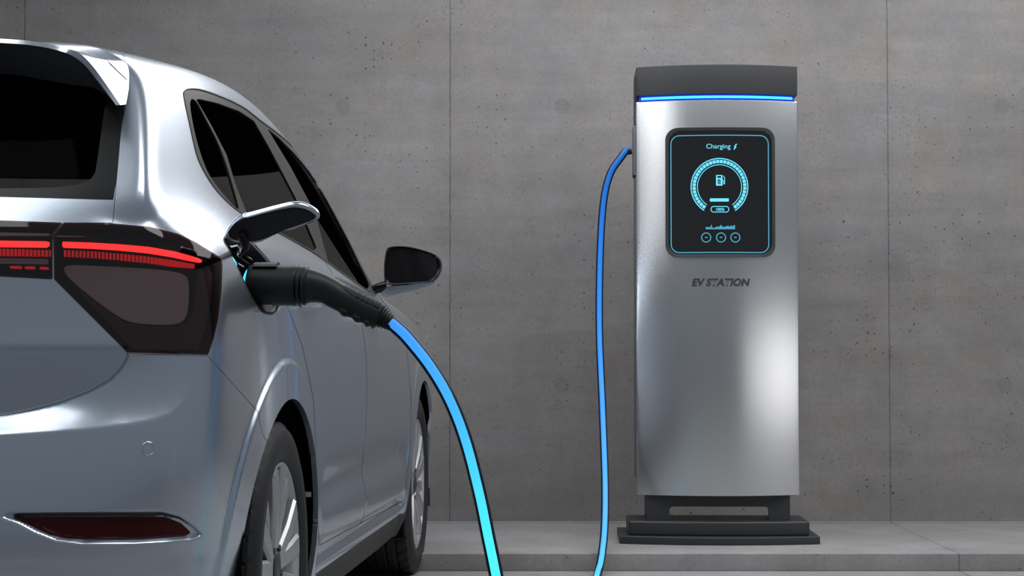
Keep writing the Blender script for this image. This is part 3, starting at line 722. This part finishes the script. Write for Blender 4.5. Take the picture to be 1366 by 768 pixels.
# ---- roof spoiler
lipY = [(-310, 42, -.545), (-150, 45, -.54), (0, 51.5, -.53), (50, 56, -.52), (85, 63.5, -.505), (106, 71, -.49), (122, 86, -.485), (140, 110, -.485), (160.5, 140, -.492)]
lip = np.array([at_car_y(*p) for p in lipY]); lip[0, 0] = 0
low_px = [(-310, 47.5), (-150, 50.5), (0, 57), (50, 61.5), (82, 68.5), (100, 76.5), (115.5, 89.5), (134, 112.5), (155, 140.3)]
low_ = np.array([at_car_y(a, b_, l[2]+d) for (a, b_), l, d in zip(low_px, lipY, (-.012, -.012, -.012, -.010, -.007, -.003, .001, .003, .002))]); low_[0, 0] = 0
und = np.array([at_car_y(*p) for p in [(-310, 88, -.425), (-150, 92, -.425), (0, 98, -.42), (50, 105, -.42), (90, 112, -.42), (120, 116, -.42), (135, 122.5, -.43), (148, 131, -.445), (157, 140, -.47)]]); und[0, 0] = 0
top_ = np.array([at_car_y(*p) for p in [(-310, 50, -.28), (-150, 52, -.28), (0, 58, -.28), (60, 64, -.29), (105, 70, -.30), (140, 76, -.32), (168, 84, -.34), (172, 112, -.39), (168, 139, -.455)]]); top_[0, 0] = 0
spc = [catmull(c, 10) for c in (top_, lip, low_, und)]
for h in (1, -1): pass
rings = []
def fuse(a, b, n): return [a*(1-t)+b*t for t in np.linspace(0, 1, n)]
ring_l = fuse(spc[0], spc[1], 8)+fuse(spc[1], spc[2], 3)[1:]+fuse(spc[2], spc[3], 6)[1:]
full_l = [np.vstack([(r*np.array([-1, 1, 1]))[:0:-1], r]) for r in ring_l]
for c in full_l: pass
b = MB(); b.loft([list(map(tuple, c)) for c in full_l], closed=False, caps=False)
n = len(full_l[0]); last = (len(full_l)-1)*n
b.f += [[last+j, last+j+1, j+1, j] for j in range(n-1)]
spo = b.build('roof_spoiler', 'paint', car, sharp=28)
from mathutils.bvhtree import BVHTree
bvh = BVHTree.FromPolygons([v.co[:] for v in spo.data.vertices], [tuple(p.vertices) for p in spo.data.polygons])
def cast(tree, px, py, lift=0.):
    d = wray(px, py); dc = Vector((d@RT, d@FW, d[2])).normalized(); oc = Vector((np.array([-CX, -CY, 0])@RT, np.array([-CX, -CY, 0])@FW, H))
    h = tree.ray_cast(oc, dc); return None if h[0] is None else np.array(h[0]-dc*lift)
k1 = [q for q in (cast(bvh, a, b_) for a, b_ in [(139, 77.5), (146, 84), (152, 90), (158, 96), (164, 101.5), (168.5, 106)]) if q is not None]
if len(k1) > 2: MB().loft(sweep(catmull(k1, 6), .0012, 6)).build('seam', 'seal', spo)

# ---- door mirrors
def mirror_outline(pts, y): return np.array([at_car_y(a, b, y) for a, b in pts])
mo = round_poly([(514, 333), (519, 328), (540, 327.3), (562, 332), (585, 340), (589, 352), (588, 362), (579, 376), (560, 377.5), (519, 380.5), (512.5, 378), (511, 357)], 2)
cen = mo.mean(0)
my = 1.80
def scl(s, dy, sh_=(0, 0)): return [tuple(at_car_y(*(cen+(p-cen)*s+np.array(sh_)), my)+np.array([0, dy, 0])) for p in mo]
for h in (1, -1):
    fl = lambda ring: [(h*x, y, z) for x, y, z in ring]
    hs_ = MB().loft([fl(r) for r in (scl(.86, .008), scl(.90, 0.), scl(.965, -.004), scl(1., .006), scl(1.0, .03), scl(.96, .065), scl(.84, .10), scl(.6, .125), scl(.3, .135))], caps=True).build('door_mirror', 'gloss_black', car, sharp=50)
    MB().loft([fl(scl(.872, .012)), fl(scl(.872, .004))]).build('mirror_glass', 'mirror', hs_, sharp=40)
    cap_px = [(517, 381.5), (540, 380), (578, 375.5), (577, 378.5), (556, 386), (535, 390.5), (513.5, 396.5), (506, 391.5)]
    c0 = [tuple(at_car_y(a, b_, my)) for a, b_ in cap_px]; cc = np.mean(c0, 0)
    MB().loft([fl([tuple(np.array(p)+(0, .012, 0)) for p in c0]), fl([tuple(np.array(p)+(0, .05, .002)) for p in c0]), fl([tuple(cc+(np.array(p)-cc)*.7+(0, .10, .02)) for p in c0])]).build('mirror_cap', 'paint', hs_, sharp=50)
    arm = [at_car_y(497, 387, my+.03), at_car_y(505, 384, my+.03), at_car_y(516, 381, my+.03)]
    arm = catmull(np.array(arm), 6)*np.array([h, 1, 1]); MB().loft(sweep(arm, np.linspace(.014, .017, len(arm)), 14)).build('mirror_arm', 'gloss_black', hs_)

# ---- wheels
def make_wheel():
    w = empty('wheel')
    # tyre: fine grid with ribs and sipes
    prof = [(-.100, .228), (-.112, .250), (-.1125, .275), (-.106, .297), (-.096, .3075)]
    tread = [(-.094+.188*i/36) for i in range(37)]
    profile = prof+[(x, .3135-.35*max(0, abs(x)-.06)**1.0*.12-(.0055 if abs(x)-.06 > .03 else 0)*0) for x in tread]+[(-x, r) for x, r in prof[::-1]]
    nth = 252; rings = []
    for k, (x, r) in enumerate(profile):
        ring = []
        for t in range(nth):
            a = 2*math.pi*t/nth; rr = r
            if len(prof) <= k < len(prof)+37:
                g1 = min(abs(abs(x)-.022), abs(abs(x)-.055)) < .0032
                ph = (t+(14 if x > 0 else 0)+int(abs(x)*90)) % 7
                if g1: rr -= .007
                elif abs(x) > .06 and ph == 0: rr -= .006
                elif .026 < abs(x) < .05 and ph == 3: rr -= .004
            ring.append((x, rr*math.cos(a), rr*math.sin(a)))
        rings.append(ring)
    rings += [[(x, r*math.cos(2*math.pi*t/nth), r*math.sin(2*math.pi*t/nth)) for t in range(nth)] for x, r in ((.09, .218), (-.09, .218))]
    b = MB(); b.loft(rings, caps=False); n = len(rings)
    b.f += [[(n-1)*nth+j, (n-1)*nth+(j+1) % nth, (j+1) % nth, j] for j in range(nth)]
    b.build('tyre', 'tyre', w, sharp=32)
    rim = MB().loft(lathe_x([(-.095, .224), (-.09, .212), (-.03, .206), (.05, .208), (.078, .213), (.092, .222), (.097, .2265), (.101, .2265), (.102, .222), (.094, .214), (.074, .204), (.0, .196), (-.09, .20)], 96), caps=False).build('rim', 'alloy', w, sharp=40)
    # five twin spokes
    def bar(a0, r0, w0, x0, a1, r1, w1, x1, th=.020):
        p0 = np.array([r0*math.cos(a0), r0*math.sin(a0)]); p1 = np.array([r1*math.cos(a1), r1*math.sin(a1)])
        d = (p1-p0)/np.linalg.norm(p1-p0); nrm = np.array([-d[1], d[0]]); rr = []
        for p, ww, x in ((p0, w0, x0), (.5*(p0+p1), .5*(w0+w1), .5*(x0+x1)+.003), (p1, w1, x1)):
            q = [(-.5, 0), (-.36, .006), (.36, .006), (.5, 0), (.42, -th), (-.42, -th)]
            rr.append([(x+dz, *(p+nrm*ww*s)) for s, dz in q])
        return rr
    for k in range(5):
        a = math.radians(90+72*k); b = MB()
        for s in (-1, 1):
            b.loft(bar(a+s*math.radians(9), .045, .038, .088, a+s*math.radians(12), .215, .052, .098, .055))
        sp = b.build('spoke', 'alloy', rim, sharp=20)
        MB().loft(bar(a, .06, .020, .070, a, .208, .070, .080, .02)).build('spoke_pocket', 'alloy_dark', rim, sharp=20)
        a2 = a+math.radians(36)
        MB().loft(bar(a2, .06, .020, .078, a2, .212, .044, .090, .040)).build('thin_spoke', 'alloy', rim, sharp=20)
    MB().loft(lathe_x([(.03, .066), (.080, .064), (.089, .055), (.091, .036)], 48)).build('hub', 'alloy', rim, sharp=40)
    MB().loft(lathe_x([(.08, .033), (.095, .032), (.097, .026)], 48)).build('hub_cap', 'alloy_dark', rim, sharp=40)
    for k in range(5):
        a = math.radians(54+72*k); c = np.array([math.cos(a), math.sin(a)])*.05
        MB().loft([[(x, c[0]+.008*math.cos(t), c[1]+.008*math.sin(t)) for t in np.linspace(0, 2*math.pi, 6, endpoint=False)] for x in (.08, .0965)]).build('wheel_bolt', 'alloy_dark', rim)
    MB().loft(lathe_x([(-.03, .14), (-.012, .14), (-.012, .05), (.03, .05), (.03, .07)], 64)).build('brake_disc', 'alloy_dark', w, sharp=30)
    return w
def copy_tree(o, parent):
    c = o.copy(); COL.objects.link(c); c.parent = parent
    for ch in list(o.children): copy_tree(ch, c)
    return c
w0 = make_wheel(); w0.parent = car
for i, (x, y) in enumerate(((.757, 0), (.757, 2.55), (-.757, 0), (-.757, 2.55))):
    o = w0 if i == 0 else copy_tree(w0, car)
    o.location = (x, y, .3135); o.rotation_euler = (math.radians((2, 12, 20, 5)[i]), 0, 0 if x > 0 else math.pi)
MB().box((.79, 2.925, .205), (.862, 2.945, .27)).build('mud_flap', 'plastic', car)

# ---- charging port: recess, light, lid on its hinge
rp = seg1.clip(np.where((seg1.u > CU(3.5)) & (seg1.u < CU(7)), sdf(seg1.px, port)+5, -1.))
pt = rp.build('charging_port', 'plastic', car, off=-.075, rim=0, halves=(1,))
mid = seg1.clip(np.where((seg1.u > CU(3.5)) & (seg1.u < CU(7)), sdf(seg1.px, port), -1.))
mid.clip(2.2-sdf(mid.px, port)).build('port_wall', 'plastic', pt, off=-.001, rim=.075, halves=(1,))
GM2 = np.where(((UU > CU(3.5)) & (UU < CU(7)) & (VV < 12)).ravel())[0]
def flank(px, py, off=0.):
    k = GM2[np.argmin(((GR[GM2]-np.array([px, py]))**2).sum(1))]; i, j = divmod(int(k), nv); return G[i, j]+N[i, j]*off
pl_ = catmull([flank(309.5, 341.5, -.004), flank(312, 345, -.003), flank(315, 350, -.003), flank(317, 357, -.004)], 6)
MB().loft(sweep(pl_, .0028, 10)).build('port_light', 'cyan', pt)
for q0, q1 in (((318, 336), (331, 355)), ((323, 331), (338, 350)), ((329, 326), (343, 346))):
    MB().loft(sweep(catmull([flank(*q0, -.012), flank((q0[0]+q1[0])/2, (q0[1]+q1[1])/2, -.018), flank(*q1, -.012)], 5), .004, 8)).build('port_rib', 'gloss_black', pt)
# lid: a dished oval plate swung out and up
fn = np.array([.0, -.62, -.78]); fn /= np.linalg.norm(fn); f0_ = at_car_y(340, 318, -.45)
def on_lid(px, py, off=0.):
    o = np.array([-CX, -CY, 0]); d = wray(px, py); oc = np.array([o@RT, o@FW, H]); dc = np.array([d@RT, d@FW, d[2]])
    t = ((f0_-oc)@fn)/(dc@fn); return oc+t*dc+fn*off
lid_o = round_poly([(300.2, 316), (301, 311), (305.4, 303.7), (312, 296.5), (323.5, 289), (328, 289.3), (345, 284.5), (367, 278.5), (386.7, 273.6), (396, 273), (406.5, 274.5), (416.4, 279.2), (424, 284.5), (426.6, 289), (425.6, 291.8), (419.7, 294.7), (405.4, 300), (390, 306.4), (379, 307.4), (372.5, 310), (356, 318.9), (345, 324.2), (328.5, 324.9), (315.3, 323.6), (305, 320.6)], 2)
lc = lid_o.mean(0)
def lid_ring(s_, off, dx=0): return [tuple(on_lid(*(lc+(p-lc)*np.array([1-(1-s_)*.45, s_])), off)) for p in lid_o]
lid = MB().loft([lid_ring(.86, .000), lid_ring(.93, .0015), lid_ring(.985, .0), lid_ring(1.0, -.004), lid_ring(.99, -.009), lid_ring(.94, -.0125), lid_ring(.6, -.016), lid_ring(.1, -.018)], caps=True).build('charging_lid', 'paint', car, sharp=60)
inner = round_poly([(304.3, 312.5), (307, 306.5), (314, 300), (325.5, 292.6), (330, 292.2), (350, 286.2), (386.7, 277.8), (400, 277.2), (413, 281.3), (421, 287.6), (420.5, 291), (400, 299), (378.5, 305.8), (369, 311), (343, 321), (326.5, 321.6), (308, 317.6)], 2)
MB().loft([[tuple(on_lid(*p, -.004)) for p in inner], [tuple(on_lid(*p, .0022)) for p in inner]]).build('lid_lining', 'flap_in', lid, sharp=40)
hk = catmull([on_lid(324, 308.5, .004), on_lid(329.5, 312, .014), on_lid(330.5, 319, .020), on_lid(325, 326, .016), flank(317, 331, .004), flank(309, 330, -.006)], 8)
MB().loft(sweep(hk, .0055, 12)).build('lid_hinge', 'gloss_black', lid)
MB().loft(sweep(hk+np.array([-.006, 0, -.008]), .004, 12)).build('lid_hinge', 'gloss_black', lid)
# door handles
GM3 = np.where(((UU > CU(5)) & (UU < CU(11)) & (VV < 10)).ravel())[0]; GY = G.reshape(-1, 3); GN = N.reshape(-1, 3)
def flank_yz(y, z, off):
    k = GM3[np.argmin((GY[GM3, 1]-y)**2+(GY[GM3, 2]-z)**2)]; q = GY[k].copy(); q[1], q[2] = y, z; return q+GN[k]*off
for nm, ya, z in (('rear_door', .20, .885), ('front_door', 1.22, .865)):
    for h in (1, -1):
        c = np.array([flank_yz(ya, z, .0), flank_yz(ya+.03, z, .026), flank_yz(ya+.10, z+.002, .032), flank_yz(ya+.17, z+.002, .026), flank_yz(ya+.20, z, .0)])*np.array([h, 1, 1])
        c = catmull(c, 8); ln = np.linspace(0, 1, len(c)); MB().loft(sweep(c, .010+.006*np.sin(ln*math.pi), 12)).build('door_handle', 'paint', dr[nm, h])

# ================================================================== CHARGING CABLE AND PLUG
cb = empty('charging_cable', tuple(map(float, c2w(np.array([.9, -.18, 0.])))))
tag(cb, 'glowing blue charging cable with a black plug, running from the station to the car', 'charging cable')
cbl = np.array(cb.location)
GY_ = -.18
def gp(px, py): return c2w(at_car_y(px, py, GY_))-cbl
gun_end = [gp(521, 430), gp(527, 434.5), gp(545, 452), (gp(575, 490)), gp(601, 535), gp(622, 590), gp(640, 660), gp(651, 714), gp(662, 768)]
low_c = [gp(683, 880)+np.array([0, .0, 0])]
fl_ = [np.array(p)-cbl for p in ((.06, 3.90, .020), (.14, 4.3, .0155), (.21, 4.8, .0155), (.22, 5.3, .0155), (.25, 5.75, .0155), (.275, 6.1, .0155))]
sx = lambda px, py, Yd: at_depth(px, py, Yd)-cbl
ca_, sa_ = math.cos(srz), math.sin(srz); lx, ly = -SW-.0150, .138
ce = np.array([SXF+lx*ca_-ly*sa_, SYF+lx*sa_+ly*ca_, at_depth(847, 200.3, 7.0)[2]])-cbl
up_ = [sx(797, 768, 6.33), sx(803, 738, 6.46), sx(806.5, 700, 6.60), sx(807, 640, 6.74), sx(803.5, 540, 6.88), sx(799.5, 440, 6.97), sx(800.5, 340, 7.01), sx(805, 270, 7.015), sx(814, 232, 7.01), sx(829, 209, 7.005), ce+np.array([-.022, 0, -.0045]), ce]
path = catmull(np.array(gun_end+low_c+fl_+up_)[::-1], 14)
L_ = np.concatenate([[0], np.cumsum(np.linalg.norm(np.diff(path, axis=0), axis=1))]); L_ /= L_[-1]
MB().loft(sweep(path, .0148, 18)).build('sheath', 'sheath', cb)
T, A_, B_ = frames(path)
offd = np.array([0, -1., .12])-T*(T@np.array([0, -1., .12]))[:, None]
fl_w = sstep(np.abs(T[:, 2]), .55, .2)[:, None] if True else 0
fl_w = (1-sstep(np.abs(T[:, 2]), .2, .55))[:, None]
upd = np.array([0, -.35, 1.])-T*(T@np.array([0, -.35, 1.]))[:, None]
offd = offd*(1-fl_w)+upd*fl_w; offd /= np.linalg.norm(offd, axis=1)[:, None]
core = path+offd*.0056
rg = sweep(core, .0109, 16)
o = MB().loft(rg).build('light_strip', 'cable_light', cb)
at = o.data.attributes.new('run', 'FLOAT', 'POINT')
at.data.foreach_set('value', np.repeat(L_, 16).astype('f4'))
# plug
K = 1/662.
def gpath(pts): return catmull(np.array([gp(a, b) for a, b in pts]), 8)
def tube(pts, rad, name, m, parent, n=40, sharp=40):
    p = gpath(pts); r = np.interp(np.linspace(0, 1, len(p)), np.linspace(0, 1, len(rad)), rad)*K
    return MB().loft(sweep(p, r, n)).build(name, m, parent, sharp=sharp)
plug = tube([(327, 380.3), (331, 380.3), (334, 380.3), (340, 380.3), (390, 380.4), (391, 380.4)], [22, 24.5, 27.2, 27.6, 27.6, 26.6], 'plug', 'plastic', cb)
for cx_, r_ in ((394.2, 28.2), (400.6, 27.7), (407, 27.0)):
    tube([(cx_-3.0, 380.4), (cx_-2, 380.4), (cx_+1.6, 380.4), (cx_+2.9, 380.5)], [r_-3, r_, r_, r_-3], 'plug_ring', 'plastic', plug)
hp = [(404, 380.6), (412, 380.8), (424, 382.6), (437, 387), (450, 394), (466, 402.2), (484, 411), (498, 417.6), (506, 421.5), (508, 422.4)]
hr = [24.5, 24.3, 21.2, 19.0, 18.2, 18.0, 17.6, 17.2, 16.2, 13.]
hpth = gpath(hp); hrad = np.interp(np.linspace(0, 1, len(hpth)), np.linspace(0, 1, len(hr)), hr)*K
hand = MB().loft(sweep(hpth, hrad, 48)).build('plug_handle', 'plastic', plug, sharp=40)
Th, Ah, Bh = frames(hpth)
if Ah[0][2] < 0: Ah, Bh = -Ah, -Bh
sgn = 1 if (Bh[0]@(-FW)) > 0 else -1
def skin(sv, deg, off):                       # point on the handle: run 0..1, angle from the top towards the rear
    i = sv*(len(hpth)-1); k = min(int(i), len(hpth)-2); f = i-k; a = math.radians(deg)
    q = lambda k: hpth[k]+(hrad[k]+off)*(math.cos(a)*Ah[k]+sgn*math.sin(a)*Bh[k])
    return q(k)*(1-f)+q(k+1)*f
def pad(s0, s1, d0, d1, off, name, m, parent, taper=.25, n=26, bumps=0, bs=(0, 1), bh=.002):
    rr = []
    for i in range(n*(3 if bumps else 1)+1):
        t = i/(n*(3 if bumps else 1)); e = math.sqrt(max(0, 1-abs(2*t-1)**4)); dm = (d0+d1)/2; hw = (d1-d0)/2*e+.3
        bo = bh*(.5-.5*math.cos((t-bs[0])/(bs[1]-bs[0])*bumps*2*math.pi)) if bumps and bs[0] < t < bs[1] else 0
        rr.append([skin(s0+(s1-s0)*t, dm-hw+2*hw*j/12, (off+bo) if 0 < j < 12 else -.0005) for j in range(13)])
    return MB().loft([[tuple(p) for p in r] for r in rr], closed=False, caps=False).build(name, m, parent, sharp=60)
pad(.46, .93, 8, 62, .0009, 'grip_pad', 'seal_grey', plug, bumps=6, bs=(.26, .78), bh=.0018)
pad(.36, .96, 128, 176, .0012, 'grip_pad', 'seal_grey', plug, bumps=4, bs=(.25, .95), bh=.004)
for i in range(6):
    t = i/5; cx_, cy_ = 505+t*17, 421+t*10.2; r_ = 16.6-t*6.2
    d_ = np.array([.857, .515])*1.25
    tube([(cx_-d_[0], cy_-d_[1]), (cx_-d_[0]*.5, cy_-d_[1]*.5), (cx_+d_[0]*.5, cy_+d_[1]*.5), (cx_+d_[0], cy_+d_[1])], [r_-2, r_, r_, r_-2], 'strain_ring', 'plastic', plug)
tube([(503, 419.8), (514, 426.4), (524, 432.4), (526, 433.6)], [13.5, 11, 9.6, 8.5], 'strain_sleeve', 'seal_grey', plug)
# latch plate, label recess, light ring, lower latch
def shell_patch(x0, x1, d0, d1, r0, r1, name, m, parent):
    rr = []
    for x, r in ((x0, r0), (x0+.4, r1), (x1-.4, r1), (x1, r0)):
        c = gp(x, 380.3); rr.append([c+r*K*(math.cos(math.radians(d))*np.array([0, 0, 1])+math.sin(math.radians(d))*(-FW)) for d in np.linspace(d0, d1, 14)])
    return MB().loft([[tuple(p) for p in r] for r in rr], closed=False, caps=False).build(name, m, parent, sharp=40)
shell_patch(340, 372, -38, 38, 27, 31.0, 'latch_plate', 'plastic', plug)
shell_patch(344.5, 373.5, 104, 122, 27.4, 27.9, 'label_recess', 'seal', plug)
rc = gp(327.6, 380); ringp = np.array([rc+24.2*K*(math.cos(a)*np.array([0, 0, 1])+math.sin(a)*(-FW)) for a in np.linspace(0, 2*math.pi, 65)])
arcp = np.array([gp(330, 380)+RT*(.009*abs(math.cos(a))**2)+24.4*K*(math.cos(a)*np.array([0, 0, 1])+math.sin(a)*(-FW)) for a in np.linspace(math.radians(12), math.radians(98), 30)])
MB().loft(sweep(arcp, .0026, 10)).build('plug_light', 'cyan', plug)
MB().loft([[gp(x, y)+FW*d for x, y in ((350, 404), (365, 404), (367, 411), (364, 415.5), (356, 415.5), (351, 412))] for d in (-.012, .012)]).build('latch_foot', 'alloy', plug, bevel=.003)

# ================================================================== LIGHT
def area(name, loc, target, sx, sy, power, col=(1, 1, 1)):
    l = bpy.data.lights.new(name, 'AREA'); l.shape = 'RECTANGLE'; l.size = sx; l.size_y = sy; l.energy = power; l.color = col
    o = bpy.data.objects.new(name, l); COL.objects.link(o); o.location = loc
    o.rotation_euler = (Vector(target)-Vector(loc)).to_track_quat('-Z', 'Y').to_euler(); return o
area('ceiling_softbox', (1.15, 6.2, 2.70), (1.15, 6.3, 0), 4.1, 2.5, 92, (1, 1, 1))
area('car_softbox', (-2.05, 3.8, 2.98), (-2.05, 3.85, 0), 1.7, 4.4, 46, (.97, .985, 1))
area('front_fill', (2.4, 2.2, 6.2), (1.2, 6.6, .3), 5.0, 2.6, 130, (1, 1, 1))  # added high fill that brightens the platform face and lower wall
o = area('left_softbox', (-2.55, 2.4, 2.3), (.6, 6.8, 1.4), 1.5, 1.5, .65, (1, 1, 1)); o.data.spread = math.radians(60)
o = area('station_fill', (3.9, 3.3, .43), (.95, 6.8, .4), 3.9, .82, 1.9, (1, .98, .96)); o.data.spread = math.radians(58)  # added unseen low panel, stands in for bright floor reflected in the station
w = bpy.data.worlds.new('World'); SC.world = w; w.use_nodes = True
w.node_tree.nodes['Background'].inputs[0].default_value = (.80, .90, 1.0, 1); w.node_tree.nodes['Background'].inputs[1].default_value = .175
vs = SC.view_settings; vs.view_transform = 'Standard'; vs.look = 'None'; vs.gamma = 1; vs.use_curve_mapping = False; vs.exposure = 0
